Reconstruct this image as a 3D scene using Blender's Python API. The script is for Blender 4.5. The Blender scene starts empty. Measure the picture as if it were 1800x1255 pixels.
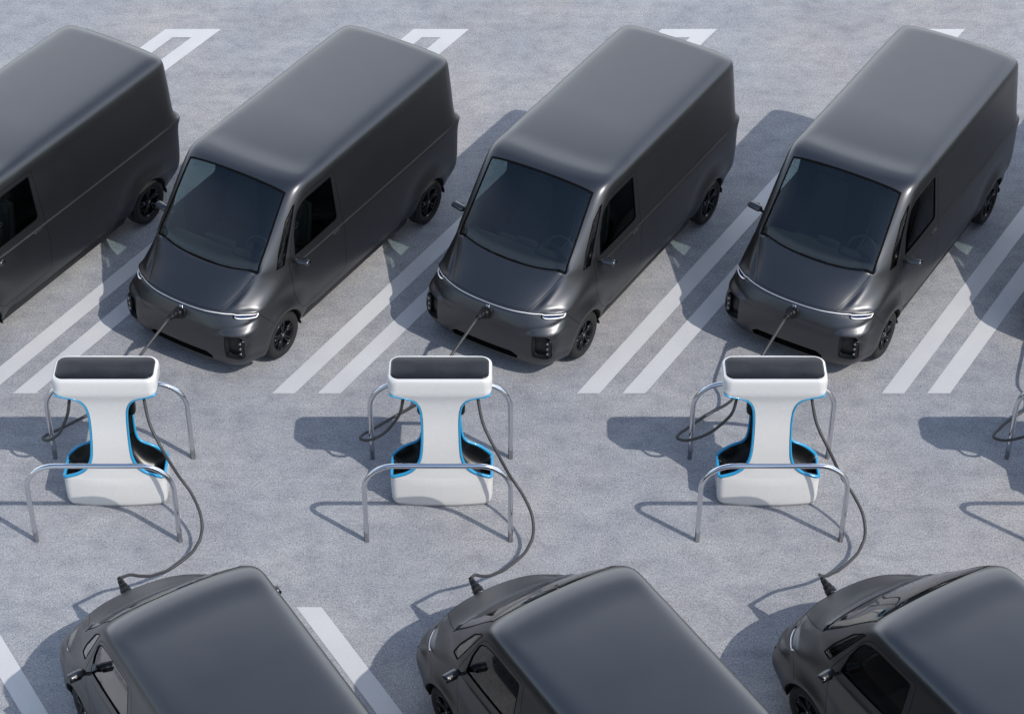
import bpy, bmesh, math, random
import numpy as np
from mathutils import Vector, Matrix
from mathutils.bvhtree import BVHTree
random.seed(4)
scene = bpy.context.scene
C = scene.collection
R = math.radians
PITCH = 3.8                      # metres between neighbouring vans

# ------------------------------------------------------------------ materials
def mat(name, color=(.5, .5, .5), rough=.5, metal=0., coat=0., coat_rough=.1, spec=.5, emit=None, estr=1.):
    m = bpy.data.materials.new(name); m.use_nodes = True
    b = m.node_tree.nodes['Principled BSDF']
    b.inputs['Base Color'].default_value = (*color, 1)
    b.inputs['Roughness'].default_value = rough
    b.inputs['Metallic'].default_value = metal
    b.inputs['Specular IOR Level'].default_value = spec
    b.inputs['Coat Weight'].default_value = coat
    b.inputs['Coat Roughness'].default_value = coat_rough
    if emit:
        b.inputs['Emission Color'].default_value = (*emit, 1)
        b.inputs['Emission Strength'].default_value = estr
    return m

def vary_rough(m, scale, lo, hi, bump=0., bscale=200.):
    """break up the gloss a little so that no surface is perfectly uniform"""
    nt = m.node_tree; b = nt.nodes['Principled BSDF']
    tc = nt.nodes.new('ShaderNodeTexCoord')
    n = nt.nodes.new('ShaderNodeTexNoise'); n.inputs['Scale'].default_value = scale; n.inputs['Detail'].default_value = 5
    r = nt.nodes.new('ShaderNodeMapRange'); r.inputs['From Min'].default_value = .3; r.inputs['From Max'].default_value = .7
    r.inputs['To Min'].default_value = lo; r.inputs['To Max'].default_value = hi
    nt.links.new(tc.outputs['Object'], n.inputs['Vector']); nt.links.new(n.outputs['Fac'], r.inputs['Value'])
    nt.links.new(r.outputs['Result'], b.inputs['Roughness'])
    if bump:
        n2 = nt.nodes.new('ShaderNodeTexNoise'); n2.inputs['Scale'].default_value = bscale; n2.inputs['Detail'].default_value = 3
        bp = nt.nodes.new('ShaderNodeBump'); bp.inputs['Strength'].default_value = bump; bp.inputs['Distance'].default_value = .002
        nt.links.new(tc.outputs['Object'], n2.inputs['Vector']); nt.links.new(n2.outputs['Fac'], bp.inputs['Height'])
        nt.links.new(bp.outputs['Normal'], b.inputs['Normal'])
    return m

M = {}
M['paint'] = vary_rough(mat('satin_graphite_paint', (.104, .105, .110), .37, metal=.95), 3.0, .35, .38)
M['trim'] = vary_rough(mat('black_trim', (.008, .008, .009), .45), 8., .38, .5)
M['gloss_black'] = mat('gloss_black', (.006, .006, .007), .12)
M['gap'] = mat('panel_gap_black', (.003, .003, .003), .6, spec=.06)
M['tyre'] = vary_rough(mat('tyre_rubber', (.012, .012, .012), .75), 30., .65, .85)
M['rim'] = mat('black_alloy', (.012, .012, .014), .22, metal=.4)
M['hubcap'] = mat('hub_metal', (.35, .35, .36), .3, metal=1.)
M['lamp_white'] = mat('lamp_white', (.86, .86, .86), .3, emit=(1, 1, 1), estr=.10)
M['lamp_lens'] = mat('lamp_lens_blue', (.008, .018, .07), .08)
M['amber'] = mat('amber_reflector', (.45, .22, .02), .3)
M['seat'] = mat('seat_fabric', (.007, .0075, .008), .8, spec=.2)
M['seat_trim'] = mat('seat_piping', (.009, .011, .011), .7, spec=.3)
M['lining'] = mat('cabin_lining', (.0035, .004, .0045), .8, spec=.2)
M['silver'] = mat('silver_detail', (.55, .57, .62), .25, metal=1.)
M['chrome'] = vary_rough(mat('polished_steel', (.66, .67, .70), .13, metal=1.), 25., .10, .17)
M['white'] = vary_rough(mat('white_plastic', (.645, .635, .615), .28, coat=.6, coat_rough=.06), 4., .25, .29)
M['plinth'] = mat('grey_plinth', (.42, .42, .43), .5)
M['blue'] = mat('blue_rim', (.014, .29, .54), .3, coat=.3)
M['pocket'] = vary_rough(mat('black_pocket_lining', (.004, .004, .004), .28, spec=.22), 5., .24, .33)
M['panel'] = vary_rough(mat('black_top_panel', (.009, .009, .011), .25, coat=0., spec=.38), 5., .2, .3)
M['cable'] = vary_rough(mat('grey_cable_rubber', (.036, .036, .037), .5), 20., .42, .58)
M['plug'] = mat('black_plug_plastic', (.007, .007, .008), .42, spec=.3)

def glass_mat(name, tint, fac):
    m = bpy.data.materials.new(name); m.use_nodes = True
    nt = m.node_tree; nt.nodes.clear()
    o = nt.nodes.new('ShaderNodeOutputMaterial'); mx = nt.nodes.new('ShaderNodeMixShader')
    t = nt.nodes.new('ShaderNodeBsdfTransparent'); t.inputs[0].default_value = (*tint, 1)
    g = nt.nodes.new('ShaderNodeBsdfGlossy'); g.inputs['Roughness'].default_value = .03
    lw = nt.nodes.new('ShaderNodeLayerWeight'); lw.inputs['Blend'].default_value = .5          # reflects more at a grazing angle, from either side
    pw = nt.nodes.new('ShaderNodeMath'); pw.operation = 'POWER'; pw.inputs[1].default_value = 4.
    fr = nt.nodes.new('ShaderNodeMath'); fr.operation = 'MULTIPLY_ADD'; fr.inputs[1].default_value = .85; fr.inputs[2].default_value = fac
    nt.links.new(lw.outputs['Facing'], pw.inputs[0]); nt.links.new(pw.outputs[0], fr.inputs[0])
    nt.links.new(fr.outputs[0], mx.inputs[0]); nt.links.new(t.outputs[0], mx.inputs[1])
    nt.links.new(g.outputs[0], mx.inputs[2]); nt.links.new(mx.outputs[0], o.inputs[0])
    return m
M['glass'] = glass_mat('windscreen_glass', (.86, .97, .93), .085)
M['side_glass'] = glass_mat('side_window_glass', (.47, .57, .55), .075)

def ground_mat():
    m = bpy.data.materials.new('speckled_concrete'); m.use_nodes = True
    nt = m.node_tree; b = nt.nodes['Principled BSDF']; L = nt.links
    tc = nt.nodes.new('ShaderNodeTexCoord')
    def noise(scale, detail, rough=.6, stretch=None):
        n = nt.nodes.new('ShaderNodeTexNoise'); n.inputs['Scale'].default_value = scale
        n.inputs['Detail'].default_value = detail; n.inputs['Roughness'].default_value = rough
        if stretch:
            mp = nt.nodes.new('ShaderNodeMapping'); mp.inputs['Scale'].default_value = stretch
            L.new(tc.outputs['Object'], mp.inputs['Vector']); L.new(mp.outputs[0], n.inputs['Vector'])
        else: L.new(tc.outputs['Object'], n.inputs['Vector'])
        return n
    def ramp(fac, stops):
        r = nt.nodes.new('ShaderNodeValToRGB'); e = r.color_ramp.elements
        e[0].position, e[0].color = stops[0][0], (*stops[0][1], 1); e[1].position, e[1].color = stops[-1][0], (*stops[-1][1], 1)
        for p, c in stops[1:-1]:
            k = e.new(p); k.color = (*c, 1)
        L.new(fac, r.inputs[0]); return r
    def mix(kind, fac, a, bb):
        x = nt.nodes.new('ShaderNodeMix'); x.data_type = 'RGBA'; x.blend_type = kind
        x.inputs[0].default_value = fac
        L.new(a, x.inputs[6]); L.new(bb, x.inputs[7]); return x.outputs[2]
    base = ramp(noise(.55, 6, .62).outputs['Fac'], [(.32, (.255, .262, .280)), (.5, (.290, .296, .311)), (.68, (.325, .326, .330))])
    blot = ramp(noise(3.2, 7, .7, (1, 1.25, 1)).outputs['Fac'], [(.3, (.76, .77, .80)), (.52, (1, 1, 1)), (.72, (1.13, 1.125, 1.11))])
    grain = ramp(noise(58, 2, .6).outputs['Fac'], [(.3, (.38, .38, .40)), (.43, (.92, .92, .92)), (.56, (1.04, 1.04, 1.04)), (.7, (1.45, 1.45, 1.45))])
    grain2 = ramp(noise(24, 3, .6).outputs['Fac'], [(.3, (.86, .86, .87)), (.5, (1, 1, 1)), (.7, (1.1, 1.1, 1.1))])
    warm = ramp(noise(.35, 3, .5, (1.6, .7, 1)).outputs['Fac'], [(.45, (1, 1, 1)), (.7, (1.05, 1.0, .95))])
    streak = ramp(noise(1.0, 5, .6, (.25, 4.5, 1)).outputs['Fac'], [(.35, (.95, .95, .955)), (.55, (1, 1, 1)), (.7, (1.03, 1.03, 1.03))])
    c = mix('MULTIPLY', 1, base.outputs[0], blot.outputs[0])
    c = mix('MULTIPLY', 1, c, grain.outputs[0]); c = mix('MULTIPLY', 1, c, grain2.outputs[0])
    c = mix('MULTIPLY', 1, c, warm.outputs[0]); c = mix('MULTIPLY', 1, c, streak.outputs[0])
    L.new(c, b.inputs['Base Color'])
    b.inputs['Roughness'].default_value = .85; b.inputs['Specular IOR Level'].default_value = .25
    bp = nt.nodes.new('ShaderNodeBump'); bp.inputs['Strength'].default_value = .35; bp.inputs['Distance'].default_value = .004
    L.new(noise(75, 2, .55).outputs['Fac'], bp.inputs['Height']); L.new(bp.outputs[0], b.inputs['Normal'])
    return m
M['ground'] = ground_mat()

def line_mat():
    m = mat('white_road_paint', (.62, .62, .63), .6)
    nt = m.node_tree; b = nt.nodes['Principled BSDF']; L = nt.links
    tc = nt.nodes.new('ShaderNodeTexCoord')
    n = nt.nodes.new('ShaderNodeTexNoise'); n.inputs['Scale'].default_value = 1.3; n.inputs['Detail'].default_value = 8
    r = nt.nodes.new('ShaderNodeValToRGB'); e = r.color_ramp.elements
    e[0].position = .3; e[0].color = (.475, .475, .485, 1); e[1].position = .65; e[1].color = (.53, .527, .525, 1)
    n2 = nt.nodes.new('ShaderNodeTexNoise'); n2.inputs['Scale'].default_value = 110; n2.inputs['Detail'].default_value = 2
    r2 = nt.nodes.new('ShaderNodeValToRGB'); e = r2.color_ramp.elements
    e[0].position = .3; e[0].color = (.9, .9, .9, 1); e[1].position = .5; e[1].color = (1, 1, 1, 1)
    x = nt.nodes.new('ShaderNodeMix'); x.data_type = 'RGBA'; x.blend_type = 'MULTIPLY'; x.inputs[0].default_value = 1
    L.new(tc.outputs['Object'], n.inputs['Vector']); L.new(n.outputs['Fac'], r.inputs[0])
    L.new(tc.outputs['Object'], n2.inputs['Vector']); L.new(n2.outputs['Fac'], r2.inputs[0])
    L.new(r.outputs[0], x.inputs[6]); L.new(r2.outputs[0], x.inputs[7]); L.new(x.outputs[2], b.inputs['Base Color'])
    return m
M['line'] = line_mat()

# ------------------------------------------------------------------ object helpers
def tag(o, label=None, cat=None, group=None, kind=None):
    if label: o['label'] = label
    if cat: o['category'] = cat
    if group: o['group'] = group
    if kind: o['kind'] = kind
    return o
def empty(name, loc=(0, 0, 0), rz=0.):
    o = bpy.data.objects.new(name, None); C.objects.link(o)
    o.location = loc; o.rotation_euler = (0, 0, rz); o.empty_display_size = .3
    return o
def obj(name, bm, mats, parent=None, smooth=True, normals=None):
    me = bpy.data.meshes.new(name); bm.to_mesh(me); bm.free()
    for m in (mats if isinstance(mats, (list, tuple)) else [mats]): me.materials.append(m)
    if smooth:
        for p in me.polygons: p.use_smooth = True
    if normals is not None: normals(me)
    o = bpy.data.objects.new(name, me); C.objects.link(o)
    if parent: o.parent = parent
    return o
def area_normals(me):
    N = [Vector() for v in me.vertices]
    for p in me.polygons:
        for vi in p.vertices: N[vi] += p.normal*p.area
    me.normals_split_custom_set_from_vertices([tuple(n.normalized()) for n in N])
def copy_tree(o, parent=None):
    c = o.copy(); C.objects.link(c)
    if parent: c.parent = parent
    for ch in list(o.children): copy_tree(ch, c)
    return c
def catmull(pts, n=10):
    P = [Vector(p) for p in pts]; P = [2*P[0]-P[1]] + P + [2*P[-1]-P[-2]]; out = []
    for i in range(1, len(P)-2):
        a, b, c, d = P[i-1:i+3]
        for k in range(n):
            t = k/n
            out.append(.5*((2*b)+(c-a)*t+(2*a-5*b+4*c-d)*t*t+(3*b-a-3*c+d)*t**3))
    out.append(P[-2]); return out
def add_tube(bm, pts, r, seg=12, closed=False, caps=True, rfun=None, mi=0):
    P = [Vector(p) for p in pts]; n = len(P); rings = []
    T = []
    for i in range(n):
        a = P[(i-1) % n] if closed or i > 0 else P[i]; b = P[(i+1) % n] if closed or i < n-1 else P[i]
        T.append((b-a).normalized())
    up = Vector((0, 0, 1)) if abs(T[0].z) < .9 else Vector((1, 0, 0))
    N = (up-T[0]*up.dot(T[0])).normalized()
    for i in range(n):
        N = (N-T[i]*N.dot(T[i])).normalized(); B = T[i].cross(N); rr = rfun(i/(n-1)) if rfun else r
        rings.append([bm.verts.new(P[i]+(N*math.cos(2*math.pi*k/seg)+B*math.sin(2*math.pi*k/seg))*rr) for k in range(seg)])
    for i in range(n if closed else n-1):
        A, B2 = rings[i], rings[(i+1) % n]
        for k in range(seg):
            f = bm.faces.new((A[k], A[(k+1) % seg], B2[(k+1) % seg], B2[k])); f.material_index = mi
    if caps and not closed:
        bm.faces.new(rings[0][::-1]).material_index = mi; bm.faces.new(rings[-1]).material_index = mi
def add_rrect(bm, w, h, r, t, base, rot):
    """rounded-rectangle plate of thickness t rising from base along rot's z"""
    rings = []
    for k, z in ((1., 0.), (1., t*.75), (.96, t*.95), (.86, t)):
        ring = []
        for cx, cy, a0 in ((1, -1, -90), (1, 1, 0), (-1, 1, 90), (-1, -1, 180)):
            for q in range(7):
                a = R(a0+15*q); ring.append(bm.verts.new(base+rot @ Vector(((cx*(w/2-r)+r*math.cos(a))*k, (cy*(h/2-r)+r*math.sin(a))*k, z))))
        rings.append(ring)
    for A, B in zip(rings, rings[1:]):
        for q in range(len(A)): bm.faces.new((A[q], A[(q+1) % len(A)], B[(q+1) % len(A)], B[q]))
    bm.faces.new(rings[-1]); bm.faces.new(rings[0][::-1])
def add_lathe(bm, prof, center, axis='y', seg=40, sgn=1, mi=0):
    """prof: list of (radius, offset along axis)"""
    rings = []
    for r, o in prof:
        ring = []
        for k in range(seg):
            a = 2*math.pi*k/seg
            if axis == 'y': p = (center[0]+r*math.cos(a), center[1]+o*sgn, center[2]+r*math.sin(a))
            elif axis == 'x': p = (center[0]+o*sgn, center[1]+r*math.cos(a), center[2]+r*math.sin(a))
            else: p = (center[0]+r*math.cos(a), center[1]+r*math.sin(a), center[2]+o*sgn)
            ring.append(bm.verts.new(p))
        rings.append(ring)
    for A, B in zip(rings, rings[1:]):
        for k in range(seg):
            try: bm.faces.new((A[k], A[(k+1) % seg], B[(k+1) % seg], B[k])).material_index = mi
            except ValueError: pass
    bmesh.ops.recalc_face_normals(bm, faces=bm.faces[:])
    return rings
def add_rbox(bm, size, center, r=.02, seg=3, rot=None, mi=0, taper=1.):
    """box with rounded edges"""
    t = bmesh.new(); bmesh.ops.create_cube(t, size=1)
    for v in t.verts:
        k = taper if v.co.z > 0 else 1
        v.co = Vector((v.co.x*size[0]*k, v.co.y*size[1]*k, v.co.z*size[2]))
    bmesh.ops.bevel(t, geom=t.edges[:]+t.verts[:], offset=r, segments=seg, profile=.5, affect='EDGES', clamp_overlap=True)
    mtx = Matrix.Translation(center) @ (rot.to_4x4() if rot else Matrix.Identity(4))
    bmesh.ops.transform(t, matrix=mtx, verts=t.verts[:])
    vm = {v: bm.verts.new(v.co) for v in t.verts}
    for f in t.faces: bm.faces.new([vm[v] for v in f.verts]).material_index = mi
    t.free()

# ------------------------------------------------------------------ the van's shell
# control net: rows from the sill up to the roof's centre line, points from nose to tail (left half; x forward, y left, z up)
FR = [
[(0.76,0,0.224),(0.75,0.33,0.224),(0.725,0.62,0.2275),(0.665,0.84,0.2395),(0.5,0.95,0.26),(0.1,0.97,0.28),(-0.45,0.95,0.33)],
[(0.815,0,0.332),(0.805,0.35,0.332),(0.782,0.65,0.3376),(0.73,0.9,0.348),(0.56,1,0.37),(0.1,1.01,0.38),(-0.45,0.985,0.42)],
[(0.835,0,0.4685),(0.825,0.35,0.4685),(0.807,0.66,0.4748),(0.758,0.92,0.4892),(0.57,1.02,0.5),(0.1,1.02,0.5),(-0.45,1.005,0.52)],
[(0.847,0,0.602),(0.839,0.35,0.604),(0.812,0.66,0.612),(0.748,0.91,0.628),(0.55,1.01,0.64),(0.1,1.02,0.65),(-0.45,1.01,0.66)],
[(0.85,0,0.755),(0.838,0.35,0.753),(0.8,0.64,0.755),(0.69,0.87,0.76),(0.48,0.985,0.77),(0.08,1.015,0.78),(-0.45,1.01,0.8)],
[(0.795,0,0.9),(0.778,0.34,0.898),(0.716,0.62,0.898),(0.568,0.85,0.896),(0.36,0.96,0.91),(0.05,1,0.92),(-0.45,1.005,0.95)],
[(0.762,0,0.98),(0.74,0.34,0.975),(0.669,0.6,0.971),(0.508,0.83,0.956),(0.3,0.945,0.967),(0.02,0.99,0.99),(-0.45,1,1.04)],
[(0.725,0,1.025),(0.703,0.33,1.018),(0.621,0.58,1.011),(0.453,0.8,1),(0.26,0.925,1.02),(-0.03,0.98,1.055),(-0.45,0.995,1.12)],
[(0.555,0,1.135),(0.528,0.31,1.133),(0.447,0.55,1.132),(0.319,0.76,1.139),(0.11,0.895,1.145),(-0.12,0.965,1.17),(-0.47,0.998,1.2)],
[(0.412,0,1.227),(0.388,0.3,1.228),(0.321,0.54,1.241),(0.22,0.765,1.28),(0,0.895,1.275),(-0.2,0.955,1.265),(-0.5,0.99,1.235)],
[(0.29,0,1.28),(0.27,0.3,1.28),(0.235,0.54,1.3),(0.18,0.77,1.35),(-0.02,0.888,1.345),(-0.2,0.946,1.33),(-0.52,0.982,1.29)],
[(0.075,0,1.5),(0.06,0.3,1.5),(0.03,0.54,1.515),(-0.03,0.755,1.53),(-0.17,0.874,1.53),(-0.34,0.925,1.51),(-0.62,0.957,1.46)],
[(-0.2,0,1.8),(-0.205,0.29,1.8),(-0.235,0.53,1.805),(-0.295,0.735,1.81),(-0.39,0.868,1.815),(-0.55,0.905,1.79),(-0.8,0.927,1.71)],
[(-0.44,0,2.045),(-0.45,0.28,2.045),(-0.475,0.52,2.045),(-0.515,0.735,2.05),(-0.6,0.856,2.05),(-0.74,0.888,2.015),(-0.95,0.897,1.92)],
[(-0.585,0,2.155),(-0.595,0.28,2.155),(-0.615,0.51,2.153),(-0.65,0.72,2.15),(-0.71,0.84,2.145),(-0.83,0.875,2.115),(-1.02,0.884,2.07)],
[(-0.74,0,2.188),(-0.75,0.27,2.188),(-0.77,0.49,2.186),(-0.8,0.685,2.182),(-0.85,0.79,2.176),(-0.96,0.83,2.168),(-1.12,0.842,2.164)],
[(-1.1,0,2.203),(-1.1,0.24,2.203),(-1.105,0.43,2.202),(-1.12,0.57,2.199),(-1.16,0.64,2.196),(-1.24,0.665,2.195),(-1.36,0.67,2.195)],
[(-1.7,0,2.211),(-1.7,0,2.211),(-1.71,0,2.211),(-1.72,0,2.211),(-1.74,0,2.211),(-1.77,0,2.211),(-1.82,0,2.211)]]
SD = [(.95,.34),(.985,.43),(1.01,.53),(1.018,.67),(1.018,.81),(1.013,.96),(1.008,1.06),(1.004,1.15),(1.0,1.205),(.989,1.228),(.982,1.28),(.96,1.46),(.928,1.71),(.898,1.93),(.884,2.085),(.842,2.170),(.67,2.196),(0,2.211)]
XR = [-4.08,-4.14,-4.17,-4.18,-4.19,-4.205,-4.215,-4.245,-4.295,-4.29,-4.195,-4.185,-4.20,-4.20,-4.20,-4.175,-4.0,-3.75]
AXLES = (-.02, -3.36); AXZ = .325; ARCH = .365
def control_net():
    N = []
    for r in range(18):
        y, z = SD[r]; xr = XR[r]; row = list(FR[r]); x6 = row[6][0]
        x7 = min(-.9, x6-.2); x8 = min(-1.4, x7-.25)
        for x in (x7, x8, -2.2, -2.9): row.append((x, y, z))
        row += [(xr+.72, y*.998, z), (xr+.17, y*.992, z), (xr+.02, y*.955, z), (xr-.012, y*.55, z), (xr-.02, 0, z)]
        N.append(row)
    return np.array(N)
MIR = np.array([1, -1, 1.])
def shell_grid(nu=9, nv=8):
    P = control_net(); nr, nc, _ = P.shape
    E = np.zeros((nr+2, nc+2, 3)); E[1:-1, 1:-1] = P
    E[1:-1, 0] = P[:, 1]*MIR; E[1:-1, -1] = P[:, -2]*MIR
    E[0] = 2*E[1]-E[2]; E[-1] = E[-3]*MIR
    us = np.append((np.arange(nc-1)[:, None]+np.arange(nu)[None]/nu).ravel(), nc-1)
    vs = np.append((np.arange(nr-1)[:, None]+np.arange(nv)[None]/nv).ravel(), nr-1)
    def wm(ts, n):
        W = np.zeros((len(ts), n+2))
        for k, t in enumerate(ts):
            i = min(int(t), n-2); t = t-i
            W[k, i:i+4] = np.array([(1-t)**3, 3*t**3-6*t**2+4, -3*t**3+3*t**2+3*t+1, t**3])/6
        return W
    return np.einsum('va,abk,ub->vuk', wm(vs, nr), E, wm(us, nc))
def sculpt(G):
    """wheel-arch flares, raised wing edges and the bumper's brows"""
    X, Y, Z = G[..., 0].copy(), G[..., 1].copy(), G[..., 2].copy()
    g = lambda d, s: np.exp(-(d/s)**2)
    side = np.clip((Y-.80)/.12, 0, 1)
    for ax in AXLES:
        r = np.hypot(X-ax, Z-AXZ)
        G[..., 1] += side*(.026*g(r-.385, .075)-.012*g(r-.60, .10))*np.clip((1.15-Z)/.3, 0, 1)
    # wing crest beside the bonnet and the shallow valley inside it
    on = np.clip((X-.02)/.15, 0, 1)*np.clip((.66-X)/.18, 0, 1)*np.clip((Z-.97)/.05, 0, 1)
    d = Y-(.575+(.66-X)*.33)
    G[..., 2] += on*(.020*g(d-.085, .05)-.012*g(d-.012, .03))
    # groove for the light bar just under the bonnet's lip, and the fine step along the flanks' waist line
    zb = np.interp(Y, [0, .2, .39, .526, .645, .753, .80, .851, .90, .93], [.968, .967, .965, .964, .958, .954, .950, .943, .930, .921])
    lm = np.clip((Y-.70)/.05, 0, 1)
    gr = g(Z-zb+.003, .013)*(1-lm)*np.clip((X-.30)/.08, 0, 1)*np.clip((.965-Y)/.02, 0, 1)
    G[..., 0] -= .022*gr*np.clip((1.05-Y)/.5, .45, 1); G[..., 1] -= .022*gr*np.clip((Y-.5)/.35, 0, 1)
    lp = g(Z-zb-.022, .016)*np.clip((X-.30)/.08, 0, 1)*np.clip((.97-Y)/.03, 0, 1)
    G[..., 0] += (.010+.006*lm)*lp; G[..., 1] += (.006+.016*lm)*lp*np.clip((Y-.5)/.35, 0, 1)
    G[..., 1] -= .0045*np.clip((Z-1.208)/.012, 0, 1)*np.clip((-.30-X)/.3, 0, 1)*np.clip((X+4.0)/.25, 0, 1)*np.clip((Y-.8)/.1, 0, 1)
    # sunken cowl behind the bonnet's rear edge
    xb = np.interp(Y, [0, .25, .47, .62, .787], [.262, .254, .227, .195, .145]); t = xb-X
    cw = np.clip(t/.014, 0, 1)*np.clip((.075-t)/.035, 0, 1)*np.clip((.80-Y)/.03, 0, 1)*np.clip((Z-1.15)/.05, 0, 1)
    G[..., 2] -= .030*cw
    # brow above each corner vent, hollow above the brow
    fr = np.clip((X-.35)/.15, 0, 1)
    zl = np.interp(Y, [0, .3, .53, .62, .70, .80, .89, .93], [.812, .790, .748, .778, .806, .824, .838, .866])
    dz = Z-zl+.008
    w = np.clip((Y-.58)/.12, 0, 1); w2 = np.clip((Y-.25)/.25, 0, 1)
    rec = np.clip((zl-Z)/.035, 0, 1)*np.clip((Z-zl+.26)/.2, 0, 1)*(1-w)
    G[..., 0] -= fr*.014*rec
    G[..., 0] += fr*(w*.020*g(Z-.750, .04)-w2*.013*g(dz, .026))
    G[..., 1] += fr*np.clip((Y-.8)/.1, 0, 1)*(.012*g(Z-.750, .04)-.009*g(dz, .026))
    # one smooth crown over the whole roof, falling away gently towards the windscreen
    r0 = 15*8; X, Y, Z = G[r0:, :, 0], G[r0:, :, 1], G[r0:, :, 2]
    t = (np.arange(Z.shape[0])/8)[:, None]*np.ones_like(Z)
    fit = 2.208-.016*np.abs(Y/.84)**2.5-.040*np.clip((X+1.95)/1.17, 0, 2)**2
    k = np.clip(t/1.0, 0, 1); k = k*k*(3-2*k)
    G[r0:, :, 2] = Z*(1-k)+fit*k
    return G
G = sculpt(shell_grid()); NV, NU, _ = G.shape
def base_bmesh():
    bm = bmesh.new(); L = [[bm.verts.new(G[i, j]) for j in range(NU)] for i in range(NV)]
    Rr = [[L[i][j] if j in (0, NU-1) or i == NV-1 else bm.verts.new(G[i, j]*MIR) for j in range(NU)] for i in range(NV)]
    for A, fl in ((L, 0), (Rr, 1)):
        for i in range(NV-1):
            for j in range(NU-1):
                q = []
                for v in (A[i][j], A[i][j+1], A[i+1][j+1], A[i+1][j]):
                    if v not in q: q.append(v)
                if len(q) > 2:
                    try: bm.faces.new(q[::-1] if fl else q)
                    except ValueError: pass
    bmesh.ops.remove_doubles(bm, verts=[v for v in bm.verts if abs(v.co.y) < .004 and v.co.z > 2.19], dist=.0008)
    bm.normal_update()
    return bm
_b = base_bmesh()
BASE = BVHTree.FromBMesh(_b)
_b.faces.ensure_lookup_table(); _b.verts.ensure_lookup_table()
_polys = [[v.index for v in f.verts] for f in _b.faces]
_vn = [v.normal.copy() for v in _b.verts]; _vc = [v.co.copy() for v in _b.verts]
if sum(f.normal.z for f in _b.faces if f.calc_center_median().z > 2.1) < 0:
    raise RuntimeError('shell inside out')
_b.free()
def base_normal(p):
    co, n, idx, dist = BASE.find_nearest(p)
    if co is None or dist > .02: return None
    acc = Vector(); tot = 0
    for vi in _polys[idx]:
        w = 1/((co-_vc[vi]).length_squared+1e-6); acc += _vn[vi]*w; tot += w
    return (acc/tot).normalized()
def shell_normals(me):
    """shade every cut piece with the normals of the uncut shell"""
    N = []
    for v in me.vertices:
        n = base_normal(v.co); N.append(n if n is not None else v.normal.copy())
    me.normals_split_custom_set_from_vertices([tuple(n) for n in N])
def cast_front(y, z):
    h = BASE.ray_cast(Vector((3, y, z)), Vector((-1, 0, 0))); return h[0], h[1]
def cast_side(x, z, s):
    h = BASE.ray_cast(Vector((x, 3*s, z)), Vector((0, -s, 0))); return h[0], h[1]

def inset(poly, d):
    """move every edge of a counter-clockwise convex 2-D polygon inward by d"""
    n = len(poly); L = []
    for i in range(n):
        a = Vector(poly[i]); b = Vector(poly[(i+1) % n]); t = (b-a).normalized(); nn = Vector((-t.y, t.x)); L.append((a+nn*d, t))
    out = []
    for i in range(n):
        p, t = L[i-1]; q, u = L[i]; den = t.x*u.y-t.y*u.x
        if abs(den) < 1e-6: out.append(tuple(q)); continue
        s = ((q.x-p.x)*u.y-(q.y-p.y)*u.x)/den; out.append((p.x+t.x*s, p.y+t.y*s))
    return out
def ccw(poly):
    a = sum(p[0]*q[1]-q[0]*p[1] for p, q in zip(poly, poly[1:]+poly[:1])); return poly if a > 0 else poly[::-1]
def round_poly(poly, r, n=4):
    out = []; N = len(poly)
    for i in range(N):
        p = Vector(poly[i]); a = Vector(poly[i-1])-p; b = Vector(poly[(i+1) % N])-p
        k = min(r, a.length*.45, b.length*.45); A = p+a.normalized()*k; B = p+b.normalized()*k
        for j in range(n+1):
            t = j/n; out.append(tuple((1-t)**2*A+2*t*(1-t)*p+t*t*B))
    return out
def cut(bm, faces, poly, axes):
    """cut a convex polygon (in the plane of the two named axes) into the faces; return the faces inside it"""
    i, j = axes; poly = ccw(list(poly)); cur = [f for f in faces if f.is_valid]
    for k in range(len(poly)):
        a, b = poly[k], poly[(k+1) % len(poly)]
        if (Vector(a)-Vector(b)).length < 1e-5: continue
        t = (b[0]-a[0], b[1]-a[1]); nrm = Vector((0, 0, 0)); nrm[i], nrm[j] = t[1], -t[0]; nrm.normalize()   # outward
        co = Vector((0, 0, 0)); co[i], co[j] = a
        geom = set(cur)
        for f in cur: geom.update(f.edges); geom.update(f.verts)
        res = bmesh.ops.bisect_plane(bm, geom=list(geom), dist=1e-5, plane_co=co, plane_no=nrm)
        allf = {g for g in res['geom'] if isinstance(g, bmesh.types.BMFace)}
        allf |= {f for f in cur if f.is_valid}
        cur = [f for f in allf if (f.calc_center_median()-co).dot(nrm) < 0]
    return cur
def grow(faces):
    return faces

def take(bm, faces):
    """copy faces out into a new bmesh and delete them here"""
    nb = bmesh.new(); vm = {}
    for f in faces:
        vs = []
        for v in f.verts:
            if v not in vm: vm[v] = nb.verts.new(v.co)
            vs.append(vm[v])
        nf = nb.faces.new(vs); nf.material_index = f.material_index
    bmesh.ops.delete(bm, geom=list(faces), context='FACES')
    return nb
def sub(faces, test):
    return [f for f in faces if f.is_valid and test(f.calc_center_median(), f.normal)]
def recess(bm, faces, d, mi=None):
    """push a group of faces into the body along -normal with walls"""
    faces = [f for f in faces if f.is_valid]
    r = bmesh.ops.extrude_face_region(bm, geom=faces)
    vs = [g for g in r['geom'] if isinstance(g, bmesh.types.BMVert)]
    nf = [g for g in r['geom'] if isinstance(g, bmesh.types.BMFace)]
    bmesh.ops.delete(bm, geom=faces, context='FACES')
    bm.normal_update()
    for v in vs: v.co += d if isinstance(d, Vector) else v.normal*-d
    if mi is not None:
        edge = set()
        for v in vs: edge.update(v.link_faces)
        for f in edge: f.material_index = mi
    return nf

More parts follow.
